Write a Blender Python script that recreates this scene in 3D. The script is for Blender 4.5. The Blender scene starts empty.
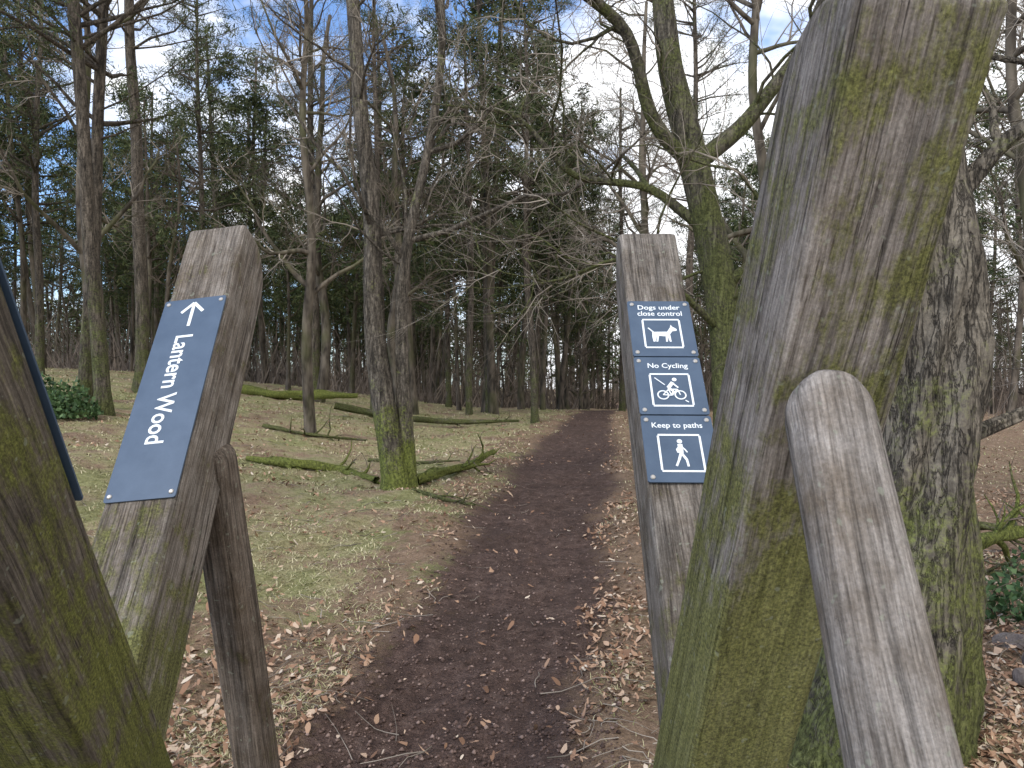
import bpy, numpy as np, math
from mathutils import Matrix, Vector
rng=np.random.default_rng(7)
scene=bpy.context.scene
scene.view_settings.view_transform='Standard'; scene.view_settings.look='None'; scene.view_settings.exposure=0
COL=scene.collection

# ---------------------------------------------------------------- helpers
def link(o,parent=None):
    COL.objects.link(o)
    if parent is not None: o.parent=parent
    return o
def mesh_np(name,verts,faces,mats=(),mat_idx=None,smooth=False):
    me=bpy.data.meshes.new(name)
    verts=np.asarray(verts,dtype=np.float32)
    me.vertices.add(len(verts)); me.vertices.foreach_set('co',verts.ravel())
    loops=np.concatenate([f.ravel() for f in faces]).astype(np.int32)
    tot=np.concatenate([np.full(len(f),f.shape[1]) for f in faces]).astype(np.int32)
    st=np.concatenate([[0],np.cumsum(tot)[:-1]]).astype(np.int32)
    me.loops.add(len(loops)); me.loops.foreach_set('vertex_index',loops)
    me.polygons.add(len(tot)); me.polygons.foreach_set('loop_start',st); me.polygons.foreach_set('loop_total',tot)
    for m in mats: me.materials.append(m)
    if mat_idx is not None: me.polygons.foreach_set('material_index',np.asarray(mat_idx,dtype=np.int32))
    if smooth: me.polygons.foreach_set('use_smooth',np.ones(len(tot),dtype=bool))
    me.update(calc_edges=True)
    return me
def _h(ix,iy,s):
    n=(ix.astype(np.int64)*374761393+iy.astype(np.int64)*668265263+s*974711)&0xffffffff
    n=((n^(n>>13))*1274126177)&0xffffffff
    return ((n^(n>>16))&0xffff)/65535.
def vnoise(x,y,s=0):
    ix=np.floor(x);iy=np.floor(y);fx=x-ix;fy=y-iy
    fx=fx*fx*(3-2*fx);fy=fy*fy*(3-2*fy)
    a=_h(ix,iy,s);b=_h(ix+1,iy,s);c=_h(ix,iy+1,s);d=_h(ix+1,iy+1,s)
    return (a*(1-fx)+b*fx)*(1-fy)+(c*(1-fx)+d*fx)*fy-.5
def fbm(x,y,s=0,o=4):
    r=0;a=1.
    for i in range(o):
        r=r+a*vnoise(x*2**i,y*2**i,s+i*17);a*=.5
    return r
def unit(v): return v/np.maximum(np.linalg.norm(v,axis=-1,keepdims=True),1e-9)

# ---------------------------------------------------------------- node helper
class NT:
    def __init__(s,name):
        s.m=bpy.data.materials.new(name); s.m.use_nodes=True
        s.t=s.m.node_tree; s.b=s.t.nodes['Principled BSDF']; s.out=s.t.nodes['Material Output']
        s.b.inputs['Specular IOR Level'].default_value=.2
    def n(s,ty,**k):
        x=s.t.nodes.new(ty)
        for a,v in k.items(): setattr(x,a,v)
        return x
    def l(s,a,b): s.t.links.new(a,b)
    def coord(s,scale=(1,1,1),kind='Object'):
        tc=s.n('ShaderNodeTexCoord'); mp=s.n('ShaderNodeMapping'); mp.inputs['Scale'].default_value=scale
        s.l(tc.outputs[kind],mp.inputs['Vector']); return mp.outputs['Vector']
    def noise(s,vec,scale,detail=4,rough=.55,dist=0):
        x=s.n('ShaderNodeTexNoise'); x.inputs['Scale'].default_value=scale;x.inputs['Detail'].default_value=detail
        x.inputs['Roughness'].default_value=rough;x.inputs['Distortion'].default_value=dist
        if vec is not None: s.l(vec,x.inputs['Vector'])
        return x.outputs['Fac']
    def ramp(s,fac,stops,interp='LINEAR'):
        r=s.n('ShaderNodeValToRGB'); e=r.color_ramp.elements; r.color_ramp.interpolation=interp
        while len(e)<len(stops): e.new(.5)
        for i,(p,c) in enumerate(stops):
            e[i].position=p; e[i].color=(tuple(c)[:3]+(1,)) if hasattr(c,'__len__') else (c,c,c,1)
        s.l(fac,r.inputs['Fac']); return r.outputs['Color']
    def mixc(s,f,a,b,mode='MIX'):
        x=s.n('ShaderNodeMix',data_type='RGBA',blend_type=mode)
        ins=[i for i in x.inputs]
        for sock,v in ((ins[0],f),(ins[6],a),(ins[7],b)):
            if isinstance(v,bpy.types.NodeSocket): s.l(v,sock)
            elif hasattr(v,'__len__'): sock.default_value=tuple(v)[:3]+(1,)
            else: sock.default_value=v
        return x.outputs[2]
    def math(s,op,a,b=0.,clamp=False):
        x=s.n('ShaderNodeMath',operation=op,use_clamp=clamp)
        for i,v in enumerate((a,b)):
            if isinstance(v,bpy.types.NodeSocket): s.l(v,x.inputs[i])
            else: x.inputs[i].default_value=v
        return x.outputs[0]
    def bump(s,h,strength,dist=.01,prev=None):
        b=s.n('ShaderNodeBump'); b.inputs['Strength'].default_value=strength;b.inputs['Distance'].default_value=dist
        s.l(h,b.inputs['Height'])
        if prev is not None: s.l(prev,b.inputs['Normal'])
        return b.outputs['Normal']
    def fin(s,col,rough=.9,normal=None):
        if isinstance(col,bpy.types.NodeSocket): s.l(col,s.b.inputs['Base Color'])
        else: s.b.inputs['Base Color'].default_value=tuple(col)[:3]+(1,)
        s.b.inputs['Roughness'].default_value=rough
        if normal is not None: s.l(normal,s.b.inputs['Normal'])
        return s.m

# ---------------------------------------------------------------- materials
def wood_mat(name,light,dark,moss_amt,moss_col,low_z,low_amt,seed,side_moss=0.):
    m=NT(name)
    tc=m.n('ShaderNodeTexCoord'); off=m.n('ShaderNodeVectorMath',operation='ADD'); off.inputs[1].default_value=(seed*3.1,seed*1.7,seed*2.3)
    m.l(tc.outputs['Object'],off.inputs[0])
    wn=m.n('ShaderNodeTexNoise'); wn.inputs['Scale'].default_value=3.; wn.inputs['Detail'].default_value=1
    m.l(off.outputs[0],wn.inputs['Vector'])
    ws=m.n('ShaderNodeVectorMath',operation='SCALE'); ws.inputs['Scale'].default_value=.016
    m.l(wn.outputs['Color'],ws.inputs[0])
    wa=m.n('ShaderNodeVectorMath',operation='ADD'); m.l(off.outputs[0],wa.inputs[0]); m.l(ws.outputs[0],wa.inputs[1])
    def st(sc):
        mp=m.n('ShaderNodeMapping'); mp.inputs['Scale'].default_value=sc; m.l(wa.outputs[0],mp.inputs['Vector']); return mp.outputs['Vector']
    g1=m.noise(st((230,230,9)),1.,5,.74)
    g2=m.noise(st((70,70,2.4)),1.,5,.68)
    g3=m.noise(off.outputs[0],9,5,.68)
    sp=m.noise(off.outputs[0],200,4,.78)
    col=m.ramp(g1,[(.34,dark),(.50,tuple(.55*a+.45*b for a,b in zip(light,dark))),(.66,light)])
    c2=m.ramp(g2,[(.34,.34),(.48,.86),(.66,1.2)])
    col=m.mixc(.9,col,c2,'MULTIPLY')
    col=m.mixc(.9,col,m.ramp(g3,[(.32,(.52,.45,.37)),(.6,(1.12,1.12,1.14))]),'MULTIPLY')
    col=m.mixc(.5,col,m.ramp(sp,[(.35,.5),(.65,1.3)]),'MULTIPLY')
    ck=m.noise(st((34,34,.7)),1.,4,.6)
    crack=m.ramp(ck,[(.488,0.),(.496,1.),(.5,1.),(.507,0.)])
    ckm=m.ramp(m.noise(st((7,7,1.4)),1.,2),[(.47,0.),(.58,1.)])
    crack=m.math('MULTIPLY',crack,ckm)
    col=m.mixc(m.math('MULTIPLY',crack,.85),col,(.02,.015,.012))
    sep=m.n('ShaderNodeSeparateXYZ'); m.l(tc.outputs['Object'],sep.inputs[0])
    low=m.n('ShaderNodeMapRange'); low.inputs['From Min'].default_value=low_z+.25; low.inputs['From Max'].default_value=low_z-.35
    m.l(sep.outputs['Z'],low.inputs['Value'])
    mn2=m.noise(st((90,90,22)),1,4,.7)
    f=m.math('ADD',m.math('MULTIPLY',m.math('SUBTRACT',1.,g3),.62),m.math('MULTIPLY',mn2,.38))
    f=m.math('ADD',f,m.math('MULTIPLY',low.outputs[0],low_amt))
    f=m.math('ADD',f,m.math('MULTIPLY',sep.outputs['X'],side_moss))
    f=m.math('ADD',f,moss_amt-.5)
    mf=m.ramp(f,[(.46,0.),(.58,.88)])
    mcol=m.ramp(sp,[(.34,tuple(.28*c for c in moss_col)),(.52,moss_col),(.70,tuple(min(1,1.9*c) for c in moss_col))])
    mcol=m.mixc(.6,mcol,c2,'MULTIPLY')
    col=m.mixc(mf,col,mcol)
    lf=m.ramp(m.noise(off.outputs[0],60,2,.5),[(.66,0.),(.70,.4)])
    col=m.mixc(lf,col,(.30,.32,.24))
    h=m.math('SUBTRACT',m.math('ADD',g1,m.math('MULTIPLY',g2,.8)),m.math('MULTIPLY',crack,1.2))
    h=m.math('ADD',h,m.math('MULTIPLY',sp,.5))
    return m.fin(col,.85,m.bump(h,.85,.005))

def bark_mat(name,c1,c2,moss,moss_h,scale=1.,mosscol=(.075,.085,.022),bumpd=.03,low_amt=.22,fisamt=.6):
    m=NT(name)
    v0=m.coord((1,1,1))
    a=m.noise(m.coord((11*scale,11*scale,2.*scale)),1.,5,.7,.6); b=m.noise(v0,2.2,3,.65); c=m.noise(v0,32,4,.78)
    rid=m.math('ABSOLUTE',m.math('SUBTRACT',m.noise(m.coord((15*scale,15*scale,2.6*scale)),1.,4,.65,.4),.5))
    fis=m.ramp(rid,[(0.,.2),(.055,1.)])
    col=m.ramp(a,[(.32,c1),(.62,c2)])
    col=m.mixc(fisamt,col,fis,'MULTIPLY')
    col=m.mixc(.7,col,m.ramp(c,[(.35,.45),(.65,1.4)]),'MULTIPLY')
    sep=m.n('ShaderNodeSeparateXYZ'); m.l(v0,sep.inputs[0])
    low=m.n('ShaderNodeMapRange'); low.inputs['From Min'].default_value=moss_h; low.inputs['From Max'].default_value=0.
    m.l(sep.outputs['Z'],low.inputs['Value'])
    f=m.math('ADD',m.math('MULTIPLY',b,.6),m.math('MULTIPLY',c,.4))
    f=m.math('ADD',f,m.math('MULTIPLY',low.outputs[0],low_amt)); f=m.math('ADD',f,moss-.5)
    mf=m.ramp(f,[(.47,0.),(.60,.85)])
    mc=m.ramp(c,[(.34,tuple(.3*x for x in mosscol)),(.66,tuple(1.8*x for x in mosscol))])
    col=m.mixc(mf,col,mc)
    hh=m.math('ADD',m.math('ADD',m.math('MULTIPLY',a,.6),m.math('MULTIPLY',fis,.5)),m.math('MULTIPLY',c,.3))
    return m.fin(col,.95,m.bump(hh,1.,bumpd/scale))
def flat_bark(name,c1,c2,mossy=None):
    m=NT(name); a=m.noise(m.coord((5,5,1.5)),1.,2,.7)
    col=m.ramp(a,[(.35,c1),(.65,c2)])
    if mossy: col=m.mixc(m.ramp(m.noise(m.coord(),1.1,1),[(.5,0.),(.65,.6)]),col,mossy)
    return m.fin(col,.95)
def island_mat(name,stops,rough=.8):
    m=NT(name); g=m.n('ShaderNodeNewGeometry')
    return m.fin(m.ramp(g.outputs['Random Per Island'],stops),rough)

BARK=flat_bark('bark_oak',(.035,.028,.022),(.15,.125,.095),(.075,.08,.03))
BARKNEAR=bark_mat('bark_near',(.05,.042,.033),(.21,.18,.14),.44,1.6,scale=1.9,mosscol=(.10,.11,.03),fisamt=.85)
BARKTWIN=bark_mat('bark_twin',(.032,.027,.021),(.19,.16,.125),.40,1.5,scale=1.5,mosscol=(.13,.15,.03),low_amt=.28)
BARKMOSSY=bark_mat('bark_mossy',(.03,.026,.02),(.15,.13,.10),.43,9,scale=1.3,mosscol=(.08,.088,.028))
BARKPINE=flat_bark('bark_pine',(.03,.025,.019),(.135,.11,.085),(.07,.07,.03))
BARKPN=bark_mat('bark_pine_near',(.03,.025,.02),(.165,.135,.105),.39,3.5,scale=1.2,mosscol=(.08,.09,.03))
MOSSLOG=bark_mat('moss_log',(.05,.04,.025),(.17,.14,.09),.53,.6,scale=2,mosscol=(.125,.145,.03))
DEADLOG=bark_mat('dead_wood',(.06,.048,.038),(.25,.215,.175),.40,.6,scale=2)
m=NT('twig'); TWIG=m.fin(m.ramp(m.noise(m.coord(),1.3,1),[(.35,(.065,.05,.04)),(.65,(.19,.15,.118))]),.8)
m=NT('twig_light'); TWIGL=m.fin(m.ramp(m.noise(m.coord(),1.7,1),[(.35,(.11,.09,.07)),(.65,(.34,.29,.235))]),.8)
NEEDLE=island_mat('pine_needles',[(0.,(.022,.034,.012)),(.5,(.046,.064,.021)),(.85,(.085,.10,.036)),(1.,(.14,.14,.06))],.7)
LEAF=island_mat('dead_leaf',[(0.,(.12,.065,.04)),(.3,(.24,.135,.08)),(.6,(.36,.225,.145)),(.85,(.46,.33,.23)),(1.,(.54,.46,.36))],.75)
GRASSM=island_mat('dry_grass',[(0.,(.14,.16,.052)),(.28,(.28,.28,.12)),(.55,(.44,.39,.215)),(1.,(.60,.53,.35))],.8)
GREENLEAF=island_mat('bramble_leaf',[(0.,(.025,.05,.016)),(.6,(.06,.11,.04)),(1.,(.12,.18,.07))],.5)
m=NT('stone'); v=m.coord(); STONE=m.fin(m.ramp(m.noise(v,9,6,.7),[(.3,(.07,.055,.05)),(.7,(.21,.175,.155))]),.9,m.bump(m.noise(v,25,5),.8,.03))
CLOD=island_mat('soil_clod',[(0.,(.05,.032,.026)),(.7,(.14,.092,.074)),(1.,(.28,.20,.165))],.95)

def ground_mat():
    m=NT('forest_floor')
    at=m.n('ShaderNodeAttribute',attribute_name='path'); v=m.coord()
    n1=m.noise(v,1.1,4,.65); n2=m.noise(v,9,5,.78); n3=m.noise(v,75,3,.75)
    soil=m.ramp(n2,[(.3,(.045,.028,.022)),(.52,(.108,.068,.053)),(.74,(.20,.138,.11))])
    soil=m.mixc(.5,soil,m.ramp(n1,[(.35,.6),(.62,1.25)]),'MULTIPLY')
    soil=m.mixc(.8,soil,m.ramp(n3,[(.3,.35),(.7,1.4)]),'MULTIPLY')
    straw=m.ramp(n2,[(.28,(.19,.145,.078)),(.5,(.40,.33,.185)),(.72,(.54,.47,.30))])
    green=m.ramp(n2,[(.3,(.15,.16,.053)),(.7,(.35,.355,.145))])
    brown=m.ramp(n2,[(.3,(.12,.07,.047)),(.7,(.37,.24,.165))])
    gr=m.mixc(m.ramp(n1,[(.44,0.),(.60,.78)]),straw,green)
    at2=m.n('ShaderNodeAttribute',attribute_name='litter')
    lf=m.math('ADD',m.math('ADD',m.math('SUBTRACT',1.,n1),m.math('MULTIPLY',n2,.6)),m.math('MULTIPLY',at2.outputs['Fac'],.6))
    gr=m.mixc(m.ramp(lf,[(.88,0.),(1.08,.85)]),gr,brown)
    gr=m.mixc(.65,gr,m.ramp(n3,[(.3,.45),(.7,1.3)]),'MULTIPLY')
    pf=m.math('ADD',at.outputs['Fac'],m.math('MULTIPLY',m.math('SUBTRACT',m.math('ADD',m.math('MULTIPLY',n2,.5),m.math('MULTIPLY',n1,.5)),.5),2.6))
    pf=m.ramp(pf,[(.36,0.),(.74,1.)])
    col=m.mixc(pf,gr,soil)
    nn=m.bump(m.math('ADD',n2,m.math('MULTIPLY',n3,.3)),1.,.08)
    return m.fin(col,.95,nn)
GROUND=ground_mat()

# ---------------------------------------------------------------- terrain
PY=np.array([-5,0,3.1,5.5,9.5,17,30,45,80.]); PX=np.array([-.3,-.3,-.28,-.02,.45,1.45,3.3,6.2,14.]); PW=np.array([.60,.60,.66,.70,.82,.92,.68,.8,1.])
def pathd(x,y):
    c=np.interp(y,PY,PX)+.08*np.sin(y*1.3); w=np.interp(y,PY,PW)
    return (x-c)/w
def hbase(x,y):
    x=np.asarray(x,float);y=np.asarray(y,float)
    q=np.log1p(np.exp(np.clip((y-30)*.5,-30,30)))/.5; q=np.where(y>85,55,q)
    c=.02*np.clip(y-4,0,28)-.035*np.clip(q,0,55)
    u=np.log1p(np.exp((-x-2.2)*1.6))/1.6
    b=2.8*(1-np.exp(-u/17.))
    r=np.log1p(np.exp(np.clip((x-3.4)*1.5,-50,600)))/1.5
    rr=-1.0*(1-np.exp(-r/14.))*np.clip(1-(y-18)/30,0,1)
    return c+b+rr+.16*fbm(x*.35,y*.35,3,3)*np.clip(np.abs(pathd(x,y))-.8,0,1)
def hfull(x,y):
    d=np.abs(pathd(x,y)); p=np.clip(1.35-d,0,1); p=p*p*(3-2*p)
    z=hbase(x,y)-.08*p
    z=z+(.08*fbm(x*2.2,y*2.2,11,4))*(1-.1*p)+.030*fbm(x*9,y*9,23,3)
    return z
tx=np.linspace(-1,1,430); ty=np.linspace(0,1,520)
xs=230*np.sinh(5.8*tx)/np.sinh(5.8); ys=-3+420*np.sinh(5.5*ty)/np.sinh(5.5)
X,Y=np.meshgrid(xs,ys); Z=hfull(X,Y)
V=np.stack([X,Y,Z],-1).reshape(-1,3)
ny,nx=X.shape
i=np.arange(ny-1)[:,None]*nx+np.arange(nx-1)[None,:]
Fq=np.stack([i,i+1,i+nx+1,i+nx],-1).reshape(-1,4)
me=mesh_np('ground',V,[Fq],[GROUND],smooth=True)
pm=np.clip(1.0-(np.abs(pathd(X,Y))-.6)/.85,0,1).ravel()
at=me.attributes.new('path','FLOAT','POINT'); at.data.foreach_set('value',pm.astype(np.float32))
lit=np.clip(.10+.8*np.clip((X-np.interp(Y,PY,PX))/1.5,0,1)+.35*np.clip((6-Y)/3,0,1)*(X<0)+.25*(np.abs(pathd(X,Y))<1.9),0,1).ravel()
at=me.attributes.new('litter','FLOAT','POINT'); at.data.foreach_set('value',lit.astype(np.float32))
link(bpy.data.objects.new('ground',me))

# ---------------------------------------------------------------- litter, grass, clods
def scatter(n,ymin,ymax,spread=.78):
    y=ymin*np.exp(rng.random(n)*math.log(ymax/ymin)); x=(rng.random(n)*2-1)*spread*y
    return x,y
def leaves(n):
    x,y=scatter(n,1.9,34,.85)
    d=np.abs(pathd(x,y))+.5*fbm(x*1.6,y*1.6,55,3); c=np.interp(y,PY,PX)
    clus=fbm(x*.9,y*.9,71,3)
    keep=np.where(d<.85,.04,np.where(d<1.7,.6,np.where(x>c,.75,.25+.5*np.clip((5.6-y)/3,0,1))))*np.clip(.6+2.4*clus,0.05,1.6)
    k=rng.random(n)<keep; x=x[k];y=y[k];n=len(x)
    z=hfull(x,y)+.006+rng.random(n)*.018
    s=(.010+.018*rng.random(n)**1.3)*np.where(y>9,1.3,1)
    a=rng.random(n)*6.283; tilt=rng.normal(0,.45,(n,2)); curl=rng.uniform(-.3,1.1,n)
    base=np.array([[-1.15,0],[-.55,.42],[.1,.55],[.75,.36],[1.15,0],[.75,-.36],[.1,-.55],[-.55,-.42]])
    L=np.repeat(base[None],n,0)*(1+rng.normal(0,.2,(n,8,1))); L[:,:,1]*=rng.uniform(.5,1.2,n)[:,None]
    lz=curl[:,None]*np.abs(L[:,:,1])+.25*curl[:,None]*L[:,:,0]**2+tilt[:,:1]*L[:,:,0]+tilt[:,1:]*L[:,:,1]
    ca,sa=np.cos(a)[:,None],np.sin(a)[:,None]
    P=np.stack([x[:,None]+s[:,None]*(L[:,:,0]*ca-L[:,:,1]*sa),y[:,None]+s[:,None]*(L[:,:,0]*sa+L[:,:,1]*ca),z[:,None]+s[:,None]*lz],-1)
    b=np.arange(n)[:,None]*8
    f=np.concatenate([b+np.array([[1,2,6,7]]),b+np.array([[2,3,5,6]])])
    t=np.concatenate([b+np.array([[0,1,7]]),b+np.array([[3,4,5]])])
    return mesh_np('leaf_litter',P.reshape(-1,3),[f,t],[LEAF])
link(bpy.data.objects.new('leaf_litter',leaves(120000)))
def grass(n):
    x,y=scatter(n,2.2,40,.8)
    d=np.abs(pathd(x,y))+.5*fbm(x*1.6,y*1.6,55,3); c=np.interp(y,PY,PX); clus=fbm(x*1.2,y*1.2,91,3)
    keep=np.where(d<1.05,.0,np.where(x>c,.45,1.))*np.clip(.65+1.9*clus,.08,1.2)
    k=rng.random(n)<keep; x=x[k];y=y[k];n=len(x)
    z=hfull(x,y)-.004
    L=rng.uniform(.03,.10,n)*np.clip(.8+y/40,0,1.5); w=.0020*np.clip(y/4,.8,6)
    a=rng.random(n)*6.283; el=rng.uniform(.05,.8,n)
    dx,dy,dz=np.cos(a)*np.cos(el),np.sin(a)*np.cos(el),np.sin(el)
    p=np.stack([x,y,z],-1); dd=np.stack([dx,dy,dz],-1)*L[:,None]; ww=np.stack([-np.sin(a)*w,np.cos(a)*w,0*w],-1)
    mid=p+dd*.55; tip=p+dd*np.array([1,1,.55])
    P=np.stack([p-ww,p+ww,mid+ww*.8,mid-ww*.8,tip],1)
    b=np.arange(n)[:,None]*5
    return mesh_np('dry_grass',P.reshape(-1,3),[b+np.array([[0,1,2,3]]),b+np.array([[3,2,4]])],[GRASSM])
link(bpy.data.objects.new('dry_grass',grass(220000)))
def clods(n):
    x,y=scatter(n,2.2,20,.4); d=np.abs(pathd(x,y)); k=d<1.25; x=x[k];y=y[k];n=len(x)
    s=.003+.013*rng.random(n)**3
    base=np.array([[1,0,0],[-1,0,0],[0,1,0],[0,-1,0],[0,0,.7],[0,0,-.7]])
    P=base[None]*s[:,None,None]*(1+rng.normal(0,.25,(n,6,3)))
    a=rng.random(n)*6.28;ca,sa=np.cos(a)[:,None],np.sin(a)[:,None]
    P=np.stack([P[:,:,0]*ca-P[:,:,1]*sa,P[:,:,0]*sa+P[:,:,1]*ca,P[:,:,2]],-1)+np.stack([x,y,hfull(x,y)+.3*s],-1)[:,None]
    f=np.array([[0,2,4],[2,1,4],[1,3,4],[3,0,4],[2,0,5],[1,2,5],[3,1,5],[0,3,5]])
    F=(np.arange(n)[:,None,None]*6+f[None]).reshape(-1,3)
    return mesh_np('path_grit',P.reshape(-1,3),[F],[CLOD])
link(bpy.data.objects.new('path_grit',clods(30000)))

# ---------------------------------------------------------------- trees
def tubes(paths,rad,sides):
    B,n,_=paths.shape
    T=np.gradient(paths,axis=1); T=unit(T)
    ref=np.where(np.abs(T[...,2:3])>.8,np.array([1.,0,0]),np.array([0,0,1.]))
    ref=np.repeat(ref[:,:1],n,1)
    A=unit(np.cross(T,ref)); Bn=np.cross(T,A)
    th=np.arange(sides)*2*np.pi/sides
    R=rad if rad.ndim==3 else rad[:,:,None]
    P=paths[:,:,None,:]+R[...,None]*(np.cos(th)[None,None,:,None]*A[:,:,None,:]+np.sin(th)[None,None,:,None]*Bn[:,:,None,:])
    idx=np.arange(B*n*sides).reshape(B,n,sides)
    a=idx[:,:-1,:];b=np.roll(a,-1,2);c=idx[:,1:,:];d=np.roll(c,-1,2)
    return P.reshape(-1,3),np.stack([a,b,d,c],-1).reshape(-1,4)
def twigs_ground(n):
    x,y=scatter(n,2.2,16,.8); d=np.abs(pathd(x,y)); k=(d>.9)|(rng.random(n)<.12); x=x[k];y=y[k];n=len(x)
    a=rng.random(n)*6.28; L=rng.uniform(.06,.40,n); t=np.linspace(-.5,.5,5)
    px=x[:,None]+np.cos(a)[:,None]*L[:,None]*t+rng.normal(0,.008,(n,5)); py=y[:,None]+np.sin(a)[:,None]*L[:,None]*t+rng.normal(0,.008,(n,5))
    pz=hfull(px,py)+.012+rng.random((n,1))*.012
    P,F=tubes(np.stack([px,py,pz],-1),rng.uniform(.0015,.0045,n)[:,None]*np.linspace(1,.5,5)[None],4)
    return mesh_np('fallen_twigs',P,[F],[TWIGL],smooth=True)
link(bpy.data.objects.new('fallen_twigs',twigs_ground(1300)))
def resample(pts,rad,n):
    pts=np.array(pts,float);rad=np.array(rad,float)
    s=np.concatenate([[0],np.cumsum(np.linalg.norm(np.diff(pts,axis=0),axis=1))]); t=np.linspace(0,s[-1],n)
    P=np.stack([np.interp(t,s,pts[:,k]) for k in range(3)],-1); r=np.interp(t,s,rad)
    for _ in range(max(1,n//10)):
        P[1:-1]=(P[:-2]+2*P[1:-1]+P[2:])/4; r[1:-1]=(r[:-2]+2*r[1:-1]+r[2:])/4
    return P,r
def grow(P,R,k,t0,t1,L,Lv,ang,angv,wander,trop,n,rmax,g,rtip=.15,taperL=.5):
    B=len(P); m=P.shape[1]
    idx=np.repeat(np.arange(B),k); N=len(idx)
    t=g.uniform(t0,t1,N)
    f=t*(m-1); i0=np.clip(f.astype(int),0,m-2); fr=(f-i0)[:,None]
    pos=P[idx,i0]*(1-fr)+P[idx,i0+1]*fr; tan=unit(P[idx,i0+1]-P[idx,i0])
    r=R[idx,i0]*(1-fr[:,0])+R[idx,i0+1]*fr[:,0]
    q=unit(np.cross(tan,g.normal(size=(N,3))))
    a=g.normal(ang,angv,N)[:,None]
    d=np.cos(a)*tan+np.sin(a)*q
    ln=L*(1-taperL*t)*np.exp(g.normal(0,Lv,N))
    r0=np.minimum(r*.7,rmax*np.exp(g.normal(0,.25,N)))
    out=[pos]
    for j in range(n-1):
        d=unit(d+g.normal(0,wander,(N,3))+np.array([0,0,trop])); pos=pos+d*(ln/(n-1))[:,None]; out.append(pos)
    RR=r0[:,None]*np.linspace(1,rtip,n)[None]
    return np.stack(out,1),RR
def tree_arrays(trunks,levels,seed,trunk_sides=18,flare=True,needles=None,rough=.06):
    g=np.random.default_rng(seed)
    Vs=[];Fs=[];Ms=[];off=0
    def add(v,f,mi):
        nonlocal off
        Vs.append(v);Fs.append(f+off);Ms.append(np.full(len(f),mi));off+=len(v)
    tip=[]; parents=[]
    for ti,(pts,rads,n) in enumerate(trunks):
        P,R=resample(pts,rads,n)
        th=np.arange(trunk_sides)/trunk_sides*2*np.pi
        zz=np.arange(n)[:,None]*.35
        lum=1+rough*2*fbm(np.cos(th)[None]*1.6+zz*.6+seed,np.sin(th)[None]*1.6+zz*.5,seed,3)
        if flare and P[0,2]<.1:
            hh=np.clip(1-(P[:,2]-P[0,2])/.7,0,1)[:,None]**2
            lum=lum*(1+hh*(.28+.38*np.clip(np.sin(th*5+seed)[None],0,1)))
        v,f=tubes(P[None],(R[:,None]*lum)[None],trunk_sides); add(v,f,0)
        parents.append((P[None],R[None]))
    for (P0,R0) in parents:
        P,R=P0,R0
        for li,lv in enumerate(levels):
            P2,R2=grow(P,R,g=g,**{k:v for k,v in lv.items() if k not in('sides','mat')})
            v,f=tubes(P2,R2,lv['sides']); add(v,f,lv.get('mat',1))
            P,R=P2,R2
        if needles: tip.append(P)
    nv=np.zeros((0,3))
    if needles:
        T=np.concatenate([p[:,1:].reshape(-1,3) for p in tip]); k,size,wd=needles
        N=len(T)*k
        c=np.repeat(T,k,0)+g.normal(0,size*.42,(N,3))*np.array([1,1,.6]); d=unit(g.normal(size=(N,3))+np.array([0,0,.35]))
        w=unit(np.cross(d,g.normal(size=(N,3))))*wd; l=d*size*g.uniform(.5,1,N)[:,None]
        nv=np.stack([c-w-l*.5,c+w-l*.5,c+l*.5],1).reshape(-1,3)
    return np.concatenate(Vs),np.concatenate(Fs),np.concatenate(Ms),nv
def build_tree(name,trunks,levels,barkm,seed,trunk_sides=18,flare=True,needles=None,rough=.06,tw=None,raw=False):
    v,f,mi,nv=tree_arrays(trunks,levels,seed,trunk_sides,flare,needles,rough)
    if raw: return v,f,mi,nv
    tw=tw or TWIG
    if len(nv):
        ft=np.arange(len(nv)).reshape(-1,3)+len(v)
        return mesh_np(name,np.concatenate([v,nv]),[f,ft],[barkm,tw,NEEDLE],np.concatenate([mi,np.full(len(ft),2)]),smooth=True)
    return mesh_np(name,v,[f],[barkm,tw],mi,smooth=True)
def straight(h,r,seed,lean=.03,n=9,crook=.25):
    g=np.random.default_rng(seed+900); z=np.linspace(-.25,h,n); x=np.cumsum(g.normal(0,crook,n))*.5+lean*z; y=np.cumsum(g.normal(0,crook,n))*.5
    x-=x[0];y-=y[0]
    return np.stack([x,y,z],-1),r*np.linspace(1,.25,n)**.8
def pine(name,h,r,seed,crown=.5,k=42,L=2.3,need=(4,.34,.022),bm=None,crook=.2,raw=False,sides=12):
    p,rr=straight(h,r,seed,lean=0,crook=crook)
    lv=[dict(k=k,t0=crown,t1=.99,L=L*1.6,Lv=.25,ang=1.25,angv=.2,wander=.16,trop=.06,n=5,rmax=.04,sides=3 if raw else 4,taperL=.6,mat=0),
        dict(k=6,t0=.25,t1=1.,L=L*.4,Lv=.3,ang=.7,angv=.2,wander=.2,trop=.08,n=3 if raw else 4,rmax=.012,sides=3)]
    return build_tree(name,[(p,rr,26 if not raw else 14)],lv,bm or BARKPINE,seed,sides,needles=need,raw=raw)
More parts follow.
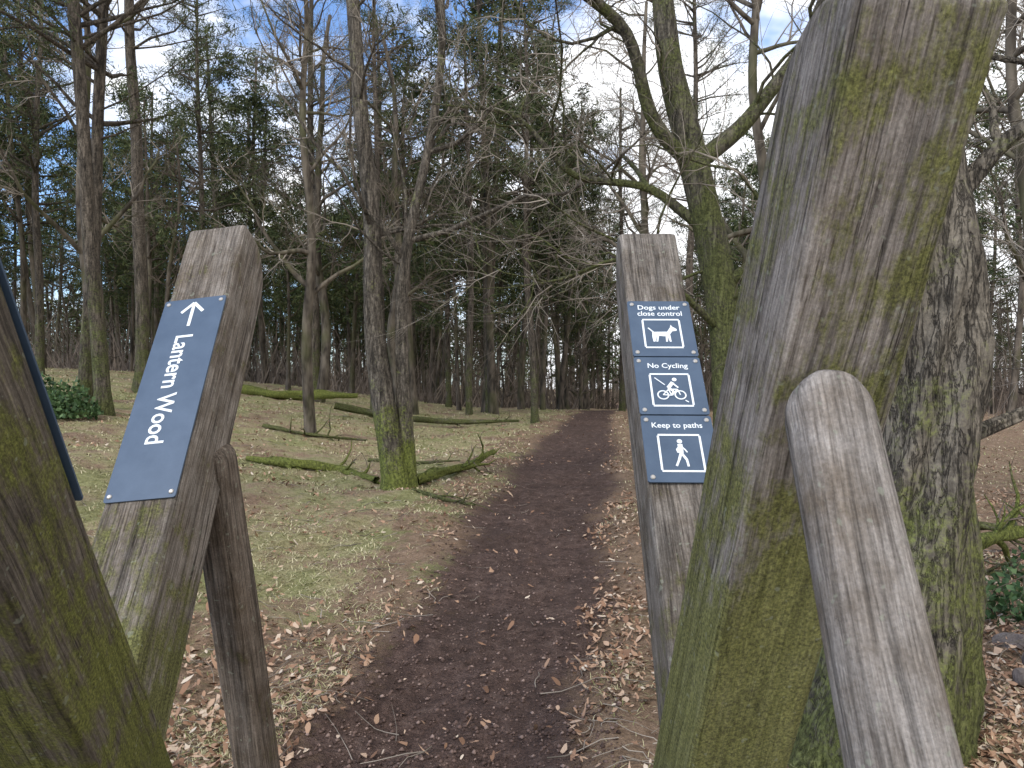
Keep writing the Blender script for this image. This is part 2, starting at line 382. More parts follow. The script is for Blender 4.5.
def bare(name,h,r,seed,crook=.3,k=(16,8,7,4),L=3.6,barkm=None,trop=.04,tk=1.,t0=.25,tw=None,raw=False,sides=12):
    p,rr=straight(h,r,seed,crook=crook)
    lv=[dict(k=k[0],t0=t0,t1=.98,L=L,Lv=.3,ang=.95,angv=.25,wander=.22,trop=trop,n=7 if raw else 9,rmax=.055,sides=4 if raw else 5,mat=0),
        dict(k=k[1],t0=.2,t1=1.,L=L*.42,Lv=.3,ang=.8,angv=.25,wander=.25,trop=trop,n=4 if raw else 6,rmax=.018*tk,sides=3),
        dict(k=k[2],t0=.15,t1=1.,L=L*.2,Lv=.3,ang=.75,angv=.3,wander=.25,trop=trop,n=3 if raw else 4,rmax=.008*tk,sides=3)]
    if k[3]: lv.append(dict(k=k[3],t0=.2,t1=1.,L=L*.09,Lv=.3,ang=.7,angv=.3,wander=.2,trop=trop,n=3,rmax=.004*tk,sides=3))
    return build_tree(name,[(p,rr,28 if not raw else 16)],lv,barkm or BARK,seed,sides,tw=tw,raw=raw)
def put(me,x,y,rz=0,s=1,name=None,tilt=(0,0)):
    o=bpy.data.objects.new(name or me.name,me); z=float(hbase(x,y))
    o.location=(x,y,z); o.rotation_euler=(tilt[0],tilt[1],rz); o.scale=(s,s,s)
    return link(o)

twin=build_tree('birch_tree',[
  ([(0,0,-.2),(-.03,0,.35),(-.17,0,1.03),(-.36,.05,2.25),(-.33,.1,3.6),(-.5,.1,4.95),(-.62,.1,6.7),(-.8,.2,9),(-.7,.3,12.5)],[.20,.17,.145,.13,.12,.11,.09,.06,.02],44),
  ([(.14,.1,-.2),(.12,.1,.5),(.07,.08,1.3),(.02,.1,2.6),(.12,.1,3.4),(.38,.1,4.4),(.62,.15,5.9),(.5,.3,8),(.9,.3,10.5)],[.13,.11,.09,.08,.075,.065,.055,.04,.01],40)],
  [dict(k=14,t0=.25,t1=.98,L=2.8,Lv=.35,ang=.8,angv=.25,wander=.24,trop=.06,n=9,rmax=.03,sides=5,mat=0),
   dict(k=7,t0=.2,t1=1.,L=1.0,Lv=.3,ang=.75,angv=.25,wander=.25,trop=.0,n=6,rmax=.010,sides=3),
   dict(k=6,t0=.15,t1=1.,L=.42,Lv=.3,ang=.7,angv=.3,wander=.22,trop=-.02,n=4,rmax=.0045,sides=3)],BARKTWIN,5,20,rough=.14,tw=TWIGL)
put(twin,-1.55,10)

oak=build_tree('oak_tree',[
  ([(0,0,-.2),(-.05,0,1.2),(-.25,0,2.8),(-.55,0,4.2),(-.85,0,5.2),(-.9,.1,6.3),(-1.15,.2,8),(-.8,.2,11)],[.26,.22,.19,.17,.15,.12,.09,.03],40),
  ([(-.5,0,4.0),(-1.1,-.2,4.5),(-1.4,-.5,5.5),(-2.3,-.8,6.0),(-3.0,-.9,7.1),(-4,-1,7.6)],[.09,.08,.065,.055,.04,.015],30),
  ([(-.3,0,3.2),(-1.0,.3,3.9),(-2.0,.3,4.0),(-2.7,.2,4.8),(-3.8,.2,4.9)],[.07,.05,.04,.025,.01],26),
  ([(-.5,0,4.1),(.1,.1,4.6),(.8,0,5.5),(1.1,0,6.3),(1.9,-.2,7.4)],[.11,.09,.075,.055,.02],26),
  ([(-.2,0,2.6),(.6,-.4,3.2),(1.4,-.6,3.5),(2.4,-.6,4.3)],[.08,.065,.045,.015],22),
  ([(-.15,0,2.0),(-.8,-.4,2.5),(-1.5,-.5,2.9),(-2.2,-.5,2.6),(-2.9,-.6,2.5)],[.045,.035,.025,.018,.008],22)],
  [dict(k=13,t0=.22,t1=1.,L=2.5,Lv=.35,ang=.9,angv=.3,wander=.28,trop=-.04,n=9,rmax=.022,sides=5,mat=0),
   dict(k=8,t0=.15,t1=1.,L=1.2,Lv=.3,ang=.8,angv=.3,wander=.26,trop=-.04,n=6,rmax=.009,sides=3),
   dict(k=6,t0=.15,t1=1.,L=.5,Lv=.3,ang=.7,angv=.3,wander=.22,trop=-.04,n=4,rmax=.0045,sides=3)],BARKMOSSY,9,18,tw=TWIGL,rough=.12)
put(oak,2.75,9.0)

near=build_tree('oak_tree',[
  ([(-.1,0,-.3),(-.06,0,.15),(.02,0,.7),(.08,0,1.3),(.12,0,2.1),(.08,.05,3),(0,.1,4.2),(.2,.1,6),(.2,.3,9)],[.36,.32,.25,.215,.19,.165,.145,.12,.05],80),
  ([(.12,0,1.35),(.36,.05,1.42),(.6,.1,1.5),(.95,.3,1.62),(1.4,.4,1.9)],[.045,.032,.025,.018,.008],20),
  ([(.1,0,2.3),(.4,-.1,2.7),(.8,-.2,2.9),(1.3,-.3,3.2)],[.045,.03,.022,.008],20)],
  [dict(k=11,t0=.28,t1=1.,L=1.7,Lv=.35,ang=.95,angv=.3,wander=.28,trop=.0,n=9,rmax=.014,sides=5,mat=0),
   dict(k=7,t0=.15,t1=1.,L=.8,Lv=.3,ang=.8,angv=.3,wander=.26,trop=-.01,n=6,rmax=.005,sides=3),
   dict(k=6,t0=.15,t1=1.,L=.35,Lv=.3,ang=.7,angv=.3,wander=.22,trop=0,n=4,rmax=.0022,sides=3)],BARKNEAR,12,56,rough=.24,tw=TWIGL)
put(near,1.72,3.25)

B1=bare('bare_a',12,.15,21,tw=TWIGL); B2=bare('bare_b',10,.11,22,crook=.4,L=3.2,tw=TWIGL); B3=bare('bare_c',13,.17,23,crook=.35,L=4.2)
ND=(10,.26,.010)
P1=pine('pine_a',17,.16,31,.42,k=50,bm=BARKPN,need=ND); P2=pine('pine_b',15,.14,32,.36,k=50,L=2.1,bm=BARKPN,need=ND); P3=pine('pine_c',19,.19,33,.48,k=52,L=2.6,bm=BARKPN,need=ND)

put(P1,-7.8,14.2,.4,.95,'pine_tree',(.0,-.03)); put(P3,-10.0,20,1.9,1.,'pine_tree'); put(P2,-15.3,24,3.1,1.,'pine_tree',(.03,.04))
put(P3,-7.2,27,2.2,.9,'pine_tree',(0,-.03)); put(P1,-5.2,30,4.4,.9,'pine_tree',(0,.05)); put(P2,-12.3,29,.9,1.,'pine_tree')
put(P2,-1.5,26,1.1,.9,'pine_tree',(0,-.04)); put(P1,1.0,33,2.1,.9,'pine_tree'); put(P3,6.2,26,5.1,.85,'pine_tree')
put(P2,-8.6,14.9,2.4,1.,'pine_tree',(0,-.08)); put(P2,.7,23,3.3,.85,'pine_tree',(0,.03)); put(P1,-.9,29,.3,.8,'pine_tree'); put(P2,-2.8,33,5.3,.95,'pine_tree'); put(P3,5.2,35,2.8,.8,'pine_tree'); put(P1,-4.1,22,1.7,.8,'pine_tree',(0,.05))
put(B3,-6.4,24.5,1.2,1.,'birch_tree'); put(B1,-9.4,16.5,2.5,.9,'birch_tree'); put(B2,-5.6,6.6,.6,.95,'birch_tree')
put(B1,4.8,13.5,4.0,.9,'birch_tree'); put(B2,3.3,17,5.2,1.,'birch_tree'); put(B3,-3.0,20,3.3,.8,'birch_tree')
put(B2,5.4,7.3,2.9,.8,'birch_tree'); put(B1,8.5,11.5,1.9,.8,'birch_tree'); put(B1,-4.2,15.5,5.0,.8,'birch_tree')

BFr=[bare('x',11,.13,41,k=(16,8,6,0),L=3.2,tk=1.6,t0=.12,raw=True,sides=7),bare('x',13,.15,42,k=(16,8,6,0),L=3.6,tk=1.6,crook=.4,t0=.15,raw=True,sides=7),bare('x',9,.09,43,k=(16,8,6,0),L=2.8,tk=1.5,crook=.4,t0=.08,raw=True,sides=7)]
FPr=[pine('x',h,r,50+i,c,k=38,L=l,need=(10,.42,.032),raw=True,sides=7) for i,(h,r,c,l) in enumerate([(14,.14,.36,2.2),(16,.16,.46,2.3),(12,.13,.33,1.9)])]
k=0; pts=[]; VV=[];FQ=[];MQ=[];NV=[];off=0
while k<205:
    y=rng.uniform(21,75); x=rng.uniform(-.85,.85)*y
    if abs(float(pathd(x,y)))<1.6 or (abs(x)<18 and y<30 and x>-20 and rng.random()<.5): continue
    if x/y>.5 and y<60 and rng.random()<.5: continue
    if any((x-a)**2+(y-b)**2<(.7)**2 for a,b in pts): continue
    if fbm(np.array([x*.16]),np.array([y*.16]),31,2)[0]<-.12 and rng.random()<.6: continue
    pts.append((x,y)); k+=1
    T=FPr[int(rng.integers(3))] if rng.random()<(.72 if x/y<.35 else .25) else BFr[int(rng.integers(3))]
    a=rng.random()*6.28; s=rng.uniform(.65,1.2); c,sn=math.cos(a),math.sin(a); lx,ly=rng.normal(0,.05,2)
    Rm=np.array([[c,-sn,0],[sn,c,0],[0,0,1]])*s; o=np.array([x,y,float(hbase(x,y))])
    sh=np.array([[1,0,lx],[0,1,ly],[0,0,1]])
    v=(T[0]@Rm.T)@sh.T+o; VV.append(v); FQ.append(T[1]+off); MQ.append(T[2]); off+=len(v)
    if len(T[3]): NV.append((T[3]@Rm.T)@sh.T+o)
NVa=np.concatenate(NV); ft=np.arange(len(NVa)).reshape(-1,3)+off
me=mesh_np('distant_trees',np.concatenate(VV+[NVa]),[np.concatenate(FQ),ft],[BARKPINE,TWIG,NEEDLE],np.concatenate(MQ+[np.full(len(ft),2)]))
link(bpy.data.objects.new('distant_trees',me))

def far_woods():
    g=np.random.default_rng(77); n=950
    y=g.uniform(58,190,n); x=g.uniform(-.9,.9,n)*y
    z0=hbase(x,y); h=g.uniform(9,17,n)
    base=np.stack([x,y,z0-.3],-1)
    P=np.stack([base+np.stack([g.normal(0,.25,n)*t*2,g.normal(0,.2,n)*t,h*t],-1) for t in np.linspace(0,1,5)],1)
    R=(g.uniform(.10,.22,n)[:,None]*np.linspace(1,.3,5)[None])
    Vt,Ft=tubes(P,R,4)
    off=len(Vt)
    kb=30; idx=np.repeat(np.arange(n),kb); t=g.uniform(.1,1,len(idx)); st=base[idx]+np.stack([0*t,0*t,h[idx]*t],-1)
    d=unit(np.stack([g.normal(size=len(idx)),g.normal(size=len(idx)),g.uniform(-.1,1.2,len(idx))],-1)); l=g.uniform(.8,2.8,len(idx))[:,None]*(1.1-.6*t[:,None])
    w=unit(np.cross(d,g.normal(size=(len(idx),3))))*.05
    tv=np.stack([st-w,st+w,st+d*l],1).reshape(-1,3)
    nb=26000; by=g.uniform(36,150,nb); bx=g.uniform(-.9,.9,nb)*by; ok=np.abs(pathd(bx,by))>2.; bx=bx[ok];by=by[ok];nb=len(bx)
    b0=np.stack([bx,by,hbase(bx,by)-.1],-1); bd=unit(np.stack([g.normal(0,.45,nb),g.normal(0,.3,nb),np.ones(nb)],-1)); bl=(.6+5.*g.random(nb)**2.2)[:,None]
    bw=np.stack([np.full(nb,.035),0*bx,0*bx],-1)
    bv=np.stack([b0-bw,b0+bw,b0+bd*bl],1).reshape(-1,3)
    pin=g.random(n)<.6; kn=120; idp=np.repeat(np.where(pin)[0],kn); t=g.uniform(.3,1.02,len(idp)); rr=2.2*(1.15-t)+.3
    a=g.random(len(idp))*6.28; q=np.sqrt(g.random(len(idp)))*rr
    c=base[idp]+np.stack([np.cos(a)*q,np.sin(a)*q,h[idp]*t],-1); d=unit(g.normal(size=(len(idp),3))*np.array([1,1,.45])); w=unit(np.cross(d,g.normal(size=d.shape)))*.12; l=d*g.uniform(.4,1.,len(idp))[:,None]
    nv=np.stack([c-w,c+w,c+l],1).reshape(-1,3)
    tri=np.concatenate([tv,bv,nv]); ft=np.arange(len(tri)).reshape(-1,3)+off
    mi=np.concatenate([np.zeros(len(Ft)),np.full((len(tv)+len(bv))//3,1),np.full(len(nv)//3,2)])
    return mesh_np('distant_woods',np.concatenate([Vt,tri]),[Ft,ft],[BARKPINE,TWIG,NEEDLE],mi)
link(bpy.data.objects.new('distant_woods',far_woods()))

# ---------------------------------------------------------------- fallen logs, sticks
def log(name,pts,rads,mat,seed,br=3,n=24):
    P=[(x,y,float(hbase(x,y))+dz) for x,y,dz in pts]; P0=np.array(P[0]); 
    P=np.array(P)-P0
    me=build_tree(name,[(P,rads,n)],[dict(k=br,t0=.2,t1=.95,L=.7,Lv=.4,ang=.7,angv=.3,wander=.25,trop=.05,n=6,rmax=.03,sides=5,mat=0),
        dict(k=3,t0=.2,t1=1.,L=.3,Lv=.4,ang=.7,angv=.3,wander=.25,trop=.0,n=4,rmax=.008,sides=3)],mat,seed,12,flare=False,rough=.5)
    o=bpy.data.objects.new(name,me); o.location=P0; link(o)
log('fallen_log',[(-8.8,23,.2),(-7.2,23.3,.12),(-6.2,23.5,.25),(-5.0,24,.42)],[.12,.14,.12,.08],MOSSLOG,3,12)
log('fallen_log',[(-4.9,20.5,.3),(-3.6,20.8,.12),(-1.6,21.3,.1),(.2,22,.12)],[.11,.09,.07,.04],DEADLOG,4,10)
log('fallen_log',[(-4.0,11.2,.06),(-3.2,11.0,.09),(-2.6,11.3,.04),(-1.9,10.4,.04)],[.04,.07,.06,.05],MOSSLOG,5,10)
log('fallen_log',[(-1.35,10.4,.03),(-1.1,10.8,.10),(-.75,11.4,.10),(-.3,12.4,.28)],[.08,.08,.06,.04],MOSSLOG,6,7)
log('fallen_branch',[(-1.3,9.7,.04),(-.9,9.2,.03),(-.45,8.9,.03)],[.03,.025,.01],DEADLOG,7,8)
log('fallen_branch',[(-2.4,12.4,.06),(-1.6,12.2,.06),(-.9,12.9,.05)],[.03,.03,.01],DEADLOG,17,8)
log('fallen_branch',[(-5.2,15.5,.05),(-4.2,15.2,.08),(-3.1,15.9,.05)],[.04,.035,.015],DEADLOG,18,8)
log('fallen_branch',[(3.0,5.3,.3),(3.6,5.6,.35),(4.4,6.0,.5)],[.05,.045,.03],MOSSLOG,8,8)
log('fallen_branch',[(2.9,6.6,.1),(3.9,6.9,.3),(5.2,7.2,.25)],[.05,.04,.02],DEADLOG,9,9)
log('fallen_branch',[(2.6,5.0,.05),(3.2,5.5,.12),(3.9,5.4,.2)],[.03,.025,.01],DEADLOG,10,9)

# ---------------------------------------------------------------- shrubs, stones
def shrub(name,x,y,r,h,n,seed,ls=.05):
    g=np.random.default_rng(seed); c=g.normal(size=(n,3)); c=unit(c)*g.random((n,1))**.4*np.array([r,r,h]); c[:,2]=np.abs(c[:,2])*(1+.4*np.sin(c[:,0]*9))
    d=unit(g.normal(size=(n,3))+np.array([0,0,.4])); w=unit(np.cross(d,g.normal(size=(n,3))))
    s=ls*g.uniform(.5,1.2,(n,1))
    v=np.stack([c,c+d*s*.5+w*s*.35,c+d*s,c+d*s*.5-w*s*.35],1).reshape(-1,3)
    o=bpy.data.objects.new(name,mesh_np(name,v,[np.arange(n*4).reshape(-1,4)],[GREENLEAF])); o.location=(x,y,float(hbase(x,y))); link(o)
shrub('bramble_bush',-8.0,13.2,.65,.5,1500,1,.10); shrub('bramble_bush',3.35,4.9,.3,.45,500,2,.06); shrub('bramble_bush',-9.4,14.5,.7,.45,1000,3,.1)
def rock(name,x,y,s,seed,z=0):
    import bmesh
    bm=bmesh.new(); bmesh.ops.create_icosphere(bm,subdivisions=3,radius=1)
    g=np.random.default_rng(seed); ax=g.uniform(.6,1.2,3); pl=unit(g.normal(size=(9,3))); pd=g.uniform(.55,.85,9)
    for v in bm.verts:
        p=np.array(v.co)
        for a,b in zip(pl,pd):
            e=p@a-b
            if e>0: p=p-a*e*.9
        v.co=Vector(p*ax*s*np.array([1,1,.7]))
    me=bpy.data.meshes.new(name); bm.to_mesh(me); bm.free(); me.materials.append(STONE)
    o=bpy.data.objects.new(name,me); o.location=(x,y,float(hbase(x,y))+z); o.rotation_euler=(0,0,seed); link(o)
rock('stone',3.05,4.45,.13,1,.03);rock('stone',3.3,4.6,.16,2,.04);rock('stone',2.95,4.2,.09,3,.02);rock('stone',2.75,4.0,.06,4,.01)

# ---------------------------------------------------------------- gateway timbers
def beam(name,Pa,V,a_len_up,Pb,w,t,s,mat,round_x=False,r=.013,seed=1,rings=110):
    Pa=Vector(Pa);Pb=Vector(Pb); a=(Pa-Pb).normalized(); Vv=Vector(V); Vv=(Vv-a*Vv.dot(a)).normalized(); Xx=Vv.cross(a).normalized()
    M=Matrix((( Xx.x,Vv.x,a.x,Pa.x),(Xx.y,Vv.y,a.y,Pa.y),(Xx.z,Vv.z,a.z,Pa.z),(0,0,0,1)))
    down=-(Pa.z+.25)/a.z
    x0,x1=(0,w) if s>0 else (-w,0)
    sec=[]
    def side(p,q,n): 
        for k in range(n): sec.append((p[0]+(q[0]-p[0])*k/n,p[1]+(q[1]-p[1])*k/n))
    def corner(cx,cy,a0,n=4):
        for k in range(n): 
            an=a0+math.pi/2*k/n; sec.append((cx+r*math.cos(an),cy+r*math.sin(an)))
    corner(x1-r,t-r,0); side((x1-r,t),(x0+r,t),9)
    corner(x0+r,t-r,math.pi/2); side((x0,t-r),(x0,r),9)
    corner(x0+r,r,math.pi); side((x0+r,0),(x1-r,0),9)
    corner(x1-r,r,1.5*math.pi); side((x1,r),(x1,t-r),9)
    S=np.array(sec); n=len(S)
    R=(w*.52 if round_x else t*.8)
    q=np.linspace(0,1,26)
    ztop=a_len_up
    zs=np.concatenate([np.linspace(down,ztop-R,rings,endpoint=False), ztop-R+R*np.sin(q*math.pi/2)])
    rows=[]; xm=(x0+x1)/2
    per=np.arange(n)
    for z in zs:
        x=S[:,0].copy();y=S[:,1].copy()
        g=.0018*vnoise(per*1.0+7*seed,np.full(n,z*3.0),seed)+.006*vnoise(per*.18,np.full(n,z*2.2),seed+5)
        x=xm+(x-xm)*(1+g/(w/2)); y=t/2+(y-t/2)*(1+g/(t/2))
        e=np.clip((z-(ztop-R))/R,0,1); c=math.sqrt(max(0,1-e*e))
        if round_x: x=xm+(x-xm)*max(.04,c); y=t/2+(y-t/2)*(.55+.45*min(1,c*1.6))
        else: y=y*(1-(R/t)*(1-c))
        ee=np.clip((z-(ztop-.014))/.014,0,1); cc=.014*(1-math.sqrt(max(0,1-ee*ee)))
        if not round_x:
            x=xm+(x-xm)*(1-cc/(w/2)); y=y+cc*.8*(y<t*.1)
        rows.append(np.stack([x,y,np.full(n,z)],-1))
    rows.append(np.repeat(np.array([[xm,rows[-1][:,1].mean(),ztop+.001]]),n,0))
    Vt=np.concatenate(rows); m_=len(rows)
    i=np.arange(m_-1)[:,None]*n; j=np.arange(n)[None]; j2=(j+1)%n
    F_=np.stack([i+j,i+j2,i+n+j2,i+n+j],-1).reshape(-1,4)
    me=mesh_np(name,Vt,[F_],[mat],smooth=True)
    o=bpy.data.objects.new(name,me); o.matrix_world=M; link(o)
    return o
WA=wood_mat('oak_timber_a',(.32,.28,.235),(.08,.063,.049),.39,(.15,.15,.05),-1.0,.24,1)
WB=wood_mat('oak_timber_b',(.29,.255,.215),(.065,.053,.043),.39,(.14,.14,.05),-1.2,.15,2)
WC=wood_mat('oak_timber_c',(.38,.335,.29),(.088,.071,.057),.465,(.17,.17,.052),-.70,.24,3,side_moss=.42)
WD=wood_mat('oak_timber_d',(.39,.35,.31),(.13,.112,.096),.33,(.16,.155,.06),-.8,.1,4)
WE=wood_mat('oak_timber_e',(.18,.15,.115),(.04,.032,.025),.50,(.15,.155,.038),-.8,.14,5,side_moss=-.45)
WG=wood_mat('oak_timber_g',(.26,.21,.165),(.075,.058,.043),.38,(.13,.13,.045),-.9,.12,6)
A=beam('signpost',(-.7687,2.1132,2.0101),(.1323,.8127,-.5675),.072,(-.7340,1.4675,1.0937),.171,.172,-1,WA,seed=1)
Bb=beam('signpost',(.3156,2.1937,2.0257),(.0132,.7283,-.6851),.036,(.295,1.45,1.139),.168,.169,1,WB,seed=2)
C=beam('gateway_timber',(.3463,.7565,1.9711),(-.0587,.9059,.4195),.032,(.2915,1.2164,.9705),.168,.168,1,WC,seed=3)
E=beam('gateway_timber',(-.5096,.5806,1.6657),(-.0228,.7816,.6234),.36,(-.6041,1.0733,1.0445),.170,.169,-1,WE,seed=4)
D=beam('gateway_brace',(.322,.848,1.5816),(.1221,.8853,-.4487),.044,(.321,.679,1.249),.095,.09,1,WD,round_x=True,r=.028,seed=5)
G=beam('gateway_brace',(-.815,1.84,1.437),(.2644,.9506,.1627),.0,(-.742,1.954,.589),.088,.10,1,WG,round_x=True,r=.015,seed=6)

# ---------------------------------------------------------------- signs
m=NT('sign_blue'); v=m.coord(); SB=m.fin(m.ramp(m.noise(v,14,5,.7),[(.3,(.043,.070,.112)),(.7,(.063,.095,.143))]),.42,m.bump(m.noise(v,300,2),.05,.001)); m.b.inputs['Specular IOR Level'].default_value=.4
m=NT('sign_white'); SW=m.fin(m.ramp(m.noise(m.coord(),30,3),[(.3,(.66,.69,.71)),(.7,(.76,.79,.79))]),.5)
m=NT('screw_steel'); m.b.inputs['Metallic'].default_value=.8; SS=m.fin((.45,.42,.38),.4)
def plate(name,parent,x0,x1,z0,z1,y=-.005,th=.004,r=.006):
    pts=[]
    for cx,cz,a0 in((x1-r,z1-r,0),(x0+r,z1-r,90),(x0+r,z0+r,180),(x1-r,z0+r,270)):
        for k in range(5): a=math.radians(a0+90*k/4); pts.append((cx+r*math.cos(a),cz+r*math.sin(a)))
    n=len(pts); V_=[(p[0],y-th,p[1]) for p in pts]+[(p[0],y,p[1]) for p in pts]
    me=bpy.data.meshes.new(name); me.from_pydata(V_,[],[list(range(n)),list(range(2*n-1,n-1,-1))]+[[i,(i+1)%n,(i+1)%n+n,i+n] for i in range(n)]); me.materials.append(SB)
    o=bpy.data.objects.new(name,me); link(o,parent); return o
def flat(name,parent,polys,y,mat):
    V_=[];F_=[]
    for p in polys:
        b=len(V_); V_+= [(u,y,v) for u,v in p]; F_.append(list(range(b,b+len(p))))
        y-=.00002
    me=bpy.data.meshes.new(name); me.from_pydata(V_,[],F_); me.materials.append(mat)
    o=bpy.data.objects.new(name,me); link(o,parent); return o
def text(name,parent,s,cu,cv,length,y,rot=False,bold=.012,height=None):
    cu_=bpy.data.curves.new(name,'FONT'); cu_.body=s; cu_.size=1; cu_.offset=bold; cu_.resolution_u=3
    to=bpy.data.objects.new('tmp',cu_); COL.objects.link(to); bpy.context.view_layer.update()
    me=bpy.data.meshes.new_from_object(to.evaluated_get(bpy.context.evaluated_depsgraph_get())); bpy.data.objects.remove(to)
    v=np.zeros(len(me.vertices)*3); me.vertices.foreach_get('co',v); v=v.reshape(-1,3)
    w=v[:,0].max()-v[:,0].min(); k=length/w; v[:,0]-=(v[:,0].max()+v[:,0].min())/2; v[:,1]-=.33
    v*=k
    if height: v[:,1]*=height
    if rot: q=np.stack([cu+v[:,1],np.full(len(v),y),cv-v[:,0]],-1)
    else: q=np.stack([cu+v[:,0],np.full(len(v),y),cv+v[:,1]],-1)
    me.vertices.foreach_set('co',q.ravel().astype(np.float32)); me.materials.clear(); me.materials.append(SW)
    o=bpy.data.objects.new(name,me); link(o,parent)
def stroke(p,q,w):
    dx,dy=q[0]-p[0],q[1]-p[1];l=math.hypot(dx,dy);nx_,ny_=-dy/l*w/2,dx/l*w/2
    return [(p[0]+nx_,p[1]+ny_),(p[0]-nx_,p[1]-ny_),(q[0]-nx_,q[1]-ny_),(q[0]+nx_,q[1]+ny_)]
def disc(c,r,n=14): return [(c[0]+r*math.cos(2*math.pi*i/n),c[1]+r*math.sin(2*math.pi*i/n)) for i in range(n)]
def ring(c,r,w,n=18):
    return [[(c[0]+(r+a)*math.cos(2*math.pi*(i+b)/n),c[1]+(r+a)*math.sin(2*math.pi*(i+b)/n)) for a,b in((-w/2,0),(w/2,0),(w/2,1),(-w/2,1))] for i in range(n)]
def screws(parent,pts,y):
    V_=[];F_=[]
    for (u,v_) in pts:
        b=len(V_);n=12
        for yy,rr in((y,.006),(y-.0015,.0058),(y-.003,.004)):
            V_+=[(u+rr*math.cos(6.2832*i/n),yy,v_+rr*math.sin(6.2832*i/n)) for i in range(n)]
        for k_ in range(2): F_+=[[b+k_*n+i,b+k_*n+(i+1)%n,b+(k_+1)*n+(i+1)%n,b+(k_+1)*n+i] for i in range(n)]
        F_.append([b+2*n+i for i in range(n)])
    me=bpy.data.meshes.new('screws'); me.from_pydata(V_,[],F_); me.materials.append(SS)
    link(bpy.data.objects.new('screws',me),parent)
def sign_root(name,beamo):
    o=bpy.data.objects.new(name,None); o.matrix_world=beamo.matrix_world.copy(); o.empty_display_size=.05; return link(o)
YB=-.004;YT=YB-.004-.0008
S=sign_root('direction_sign',A)
plate('plate',S,-.170,.000,-.812,-.216,YB)
text('lettering',S,'Lantern Wood',-.088,-.505,.325,YT,True,height=1.2,bold=.016)
ar=[stroke((-.085,-.312),(-.085,-.238),.009),stroke((-.085,-.232),(-.115,-.264),.009),stroke((-.085,-.232),(-.055,-.264),.009)]
flat('arrow',S,ar,YT,SW)
screws(S,[(-.158,-.230),(-.012,-.230),(-.158,-.798),(-.012,-.798)],YB-.004)
def frame(cx,cz,hw,hh,w=.005):
    return [stroke((cx-hw,cz+hh),(cx+hw,cz+hh),w),stroke((cx-hw,cz-hh),(cx+hw,cz-hh),w),stroke((cx-hw,cz-hh+w*.5),(cx-hw,cz+hh-w*.5),w),stroke((cx+hw,cz-hh+w*.5),(cx+hw,cz+hh-w*.5),w)]
def notice(top,bot,lines,kind):
    S=sign_root('notice_sign',Bb); cx=.084
    plate('plate',S,.001,.167,-bot+.001,-top-.001,YB)
    if len(lines)==2:
        text('lettering',S,lines[0],cx,-top-.026,.112,YT); text('lettering',S,lines[1],cx,-top-.049,.118,YT,height=1.1); cz=-top-.122
    else:
        text('lettering',S,lines[0],cx,-top-.030,.118 if kind=='walk' else .1,YT); cz=-top-.108
    hw,hh=.048,.050
    pol=frame(cx,cz,hw,hh)
    f=lambda L:[(cx+u*hw,cz+v_*hh) for u,v_ in L]
    sc=hw
    if kind=='dog':
        pol+= [f([(-.55,.1),(.38,.12),(.38,-.2),(.1,-.22),(-.5,-.15)]),f([(.25,.1),(.5,.5),(.62,.45),(.8,.3),(.78,.18),(.55,.15),(.38,-.1)]),f([(-.55,.1),(-.78,.38),(-.72,.42),(-.45,.1)]),
              f([(-.55,.1),(-.3,-.1),(-.45,-.6),(-.55,-.6),(-.58,-.25)]),f([(-.3,-.1),(-.2,-.15),(-.3,-.6),(-.4,-.6)]),f([(.15,-.1),(.3,-.15),(.22,-.6),(.12,-.6)]),f([(.25,-.1),(.4,-.1),(.42,-.6),(.32,-.6)]),f([(.46,.45),(.5,.62),(.6,.45)])]
    elif kind=='bike':
        pol+=ring((cx-.45*sc,cz-.35*sc),.27*sc,.07*sc)+ring((cx+.42*sc,cz-.35*sc),.27*sc,.07*sc)
        L=lambda a,b,w:pol.append(stroke((cx+a[0]*sc,cz+a[1]*sc),(cx+b[0]*sc,cz+b[1]*sc),w*sc))
        L((-.45,-.35),(-.15,0),.06);L((-.15,0),(.3,.02),.06);L((.3,.02),(.42,-.35),.06);L((-.15,0),(-.02,-.38),.06);L((-.02,-.38),(.3,.02),.06);L((-.45,-.35),(-.02,-.38),.06)
        L((-.15,.1),(.12,.48),.2);L((.1,.42),(.36,.12),.09);L((-.15,.1),(.1,-.1),.14);L((.1,-.1),(.0,-.38),.1);pol.append(disc((cx+.22*sc,cz+.66*sc),.12*sc)); L((-.78,.78),(-.3,.3),.06); L((.62,-.7),(.78,-.82),.06)
    else:
        L=lambda a,b,w:pol.append(stroke((cx+a[0]*sc,cz+a[1]*sc),(cx+b[0]*sc,cz+b[1]*sc),w*sc))
        pol.append(disc((cx,cz+.66*sc),.13*sc)); L((0,.5),(0,-.02),.24); L((0,0),(.22,-.4),.13);L((.22,-.38),(.26,-.78),.11);L((0,0),(-.14,-.4),.13);L((-.13,-.38),(-.3,-.76),.11)
        L((0,.42),(.2,.18),.08);L((.19,.2),(.3,.02),.07);L((0,.42),(-.2,.16),.08);L((-.19,.18),(-.14,0),.07)
    flat('pictogram',S,pol,YT,SW)
    screws(S,[(.013,-top-.014),(.155,-top-.014),(.013,-bot+.014),(.155,-bot+.014)],YB-.004)
notice(.268,.4705,['Dogs under','close control'],'dog')
notice(.4725,.657,['No Cycling'],'bike')
notice(.659,.847,['Keep to paths'],'walk')
S=sign_root('notice_sign',E)
plate('plate',S,-.165,.0005,-.42,.3,.169+.006,.003)

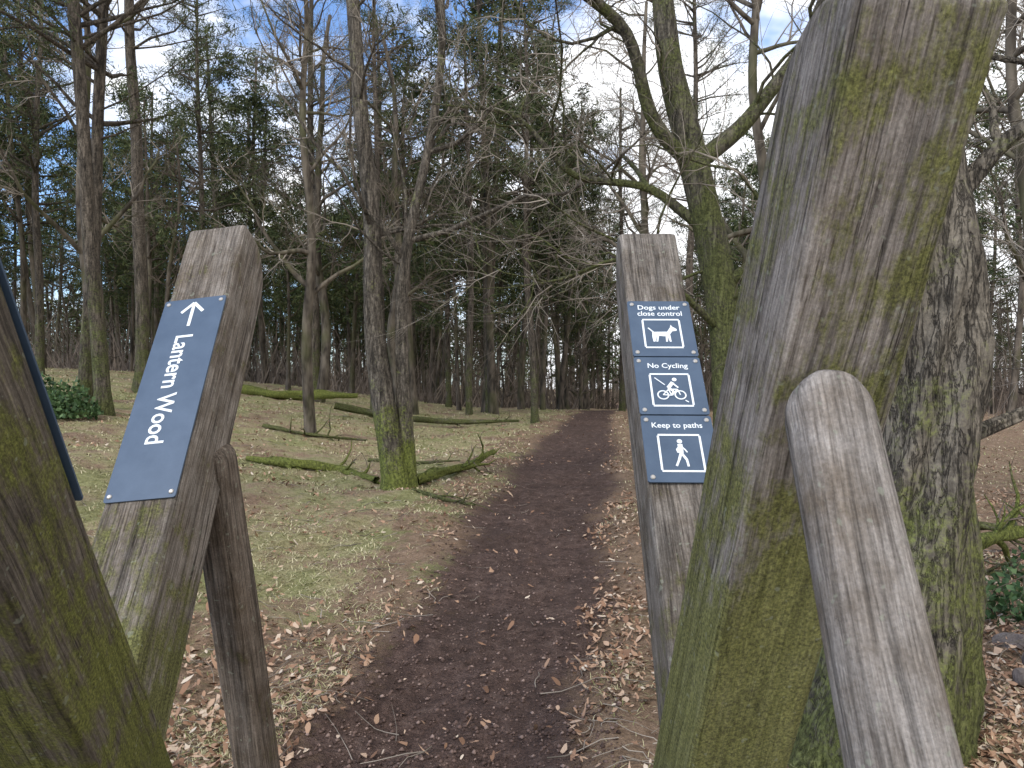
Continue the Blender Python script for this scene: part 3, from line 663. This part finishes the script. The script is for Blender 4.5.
# ---------------------------------------------------------------- light, sky, camera
EL,AZ=math.radians(42),math.radians(215)
sd=Vector((math.sin(AZ)*math.cos(EL),math.cos(AZ)*math.cos(EL),math.sin(EL)))
sl=bpy.data.lights.new('sun','SUN'); sl.energy=2.1; sl.angle=math.radians(14); sl.color=(1,.95,.87)
so=bpy.data.objects.new('sun',sl); so.rotation_euler=sd.to_track_quat('Z','Y').to_euler(); link(so)
w=bpy.data.worlds.new('World'); scene.world=w; w.use_nodes=True; nt=w.node_tree; bg=nt.nodes['Background']
sky=nt.nodes.new('ShaderNodeTexSky'); sky.sky_type='NISHITA'; sky.sun_disc=False; sky.sun_elevation=EL; sky.sun_rotation=AZ
tc=nt.nodes.new('ShaderNodeTexCoord'); mp=nt.nodes.new('ShaderNodeMapping'); mp.inputs['Scale'].default_value=(1,1,1.8); mp.inputs['Location'].default_value=(.3,.1,.0)
nz=nt.nodes.new('ShaderNodeTexNoise'); nz.inputs['Scale'].default_value=3.4; nz.inputs['Detail'].default_value=5; nz.inputs['Roughness'].default_value=.6
nt.links.new(tc.outputs['Generated'],mp.inputs['Vector']); nt.links.new(mp.outputs['Vector'],nz.inputs['Vector'])
sx=nt.nodes.new('ShaderNodeSeparateXYZ'); nt.links.new(tc.outputs['Generated'],sx.inputs[0])
ma=nt.nodes.new('ShaderNodeMath'); ma.operation='MULTIPLY_ADD'; ma.inputs[1].default_value=.34; nt.links.new(sx.outputs['X'],ma.inputs[0]); nt.links.new(nz.outputs['Fac'],ma.inputs[2])
rp=nt.nodes.new('ShaderNodeValToRGB'); rp.color_ramp.elements[0].position=.37; rp.color_ramp.elements[1].position=.52; nt.links.new(ma.outputs[0],rp.inputs[0])
sc_=nt.nodes.new('ShaderNodeVectorMath'); sc_.operation='MULTIPLY'; sc_.inputs[1].default_value=(1.4,1.65,2.0); nt.links.new(sky.outputs[0],sc_.inputs[0])
mx=nt.nodes.new('ShaderNodeMix'); mx.data_type='RGBA'; nt.links.new(rp.outputs['Color'],mx.inputs[0]); nt.links.new(sc_.outputs[0],mx.inputs[6]); mx.inputs[7].default_value=(10.6,10.7,11.0,1)
nt.links.new(mx.outputs[2],bg.inputs['Color']); bg.inputs['Strength'].default_value=.14

cam=bpy.data.cameras.new('camera'); cam.sensor_width=36; cam.lens=742/1024*36; cam.clip_start=.05; cam.clip_end=2000
cam.dof.use_dof=True; cam.dof.focus_distance=2.3; cam.dof.aperture_fstop=16
co=bpy.data.objects.new('camera',cam); co.location=(0,0,1.6); co.rotation_euler=(math.radians(90),0,0); link(co); scene.camera=co
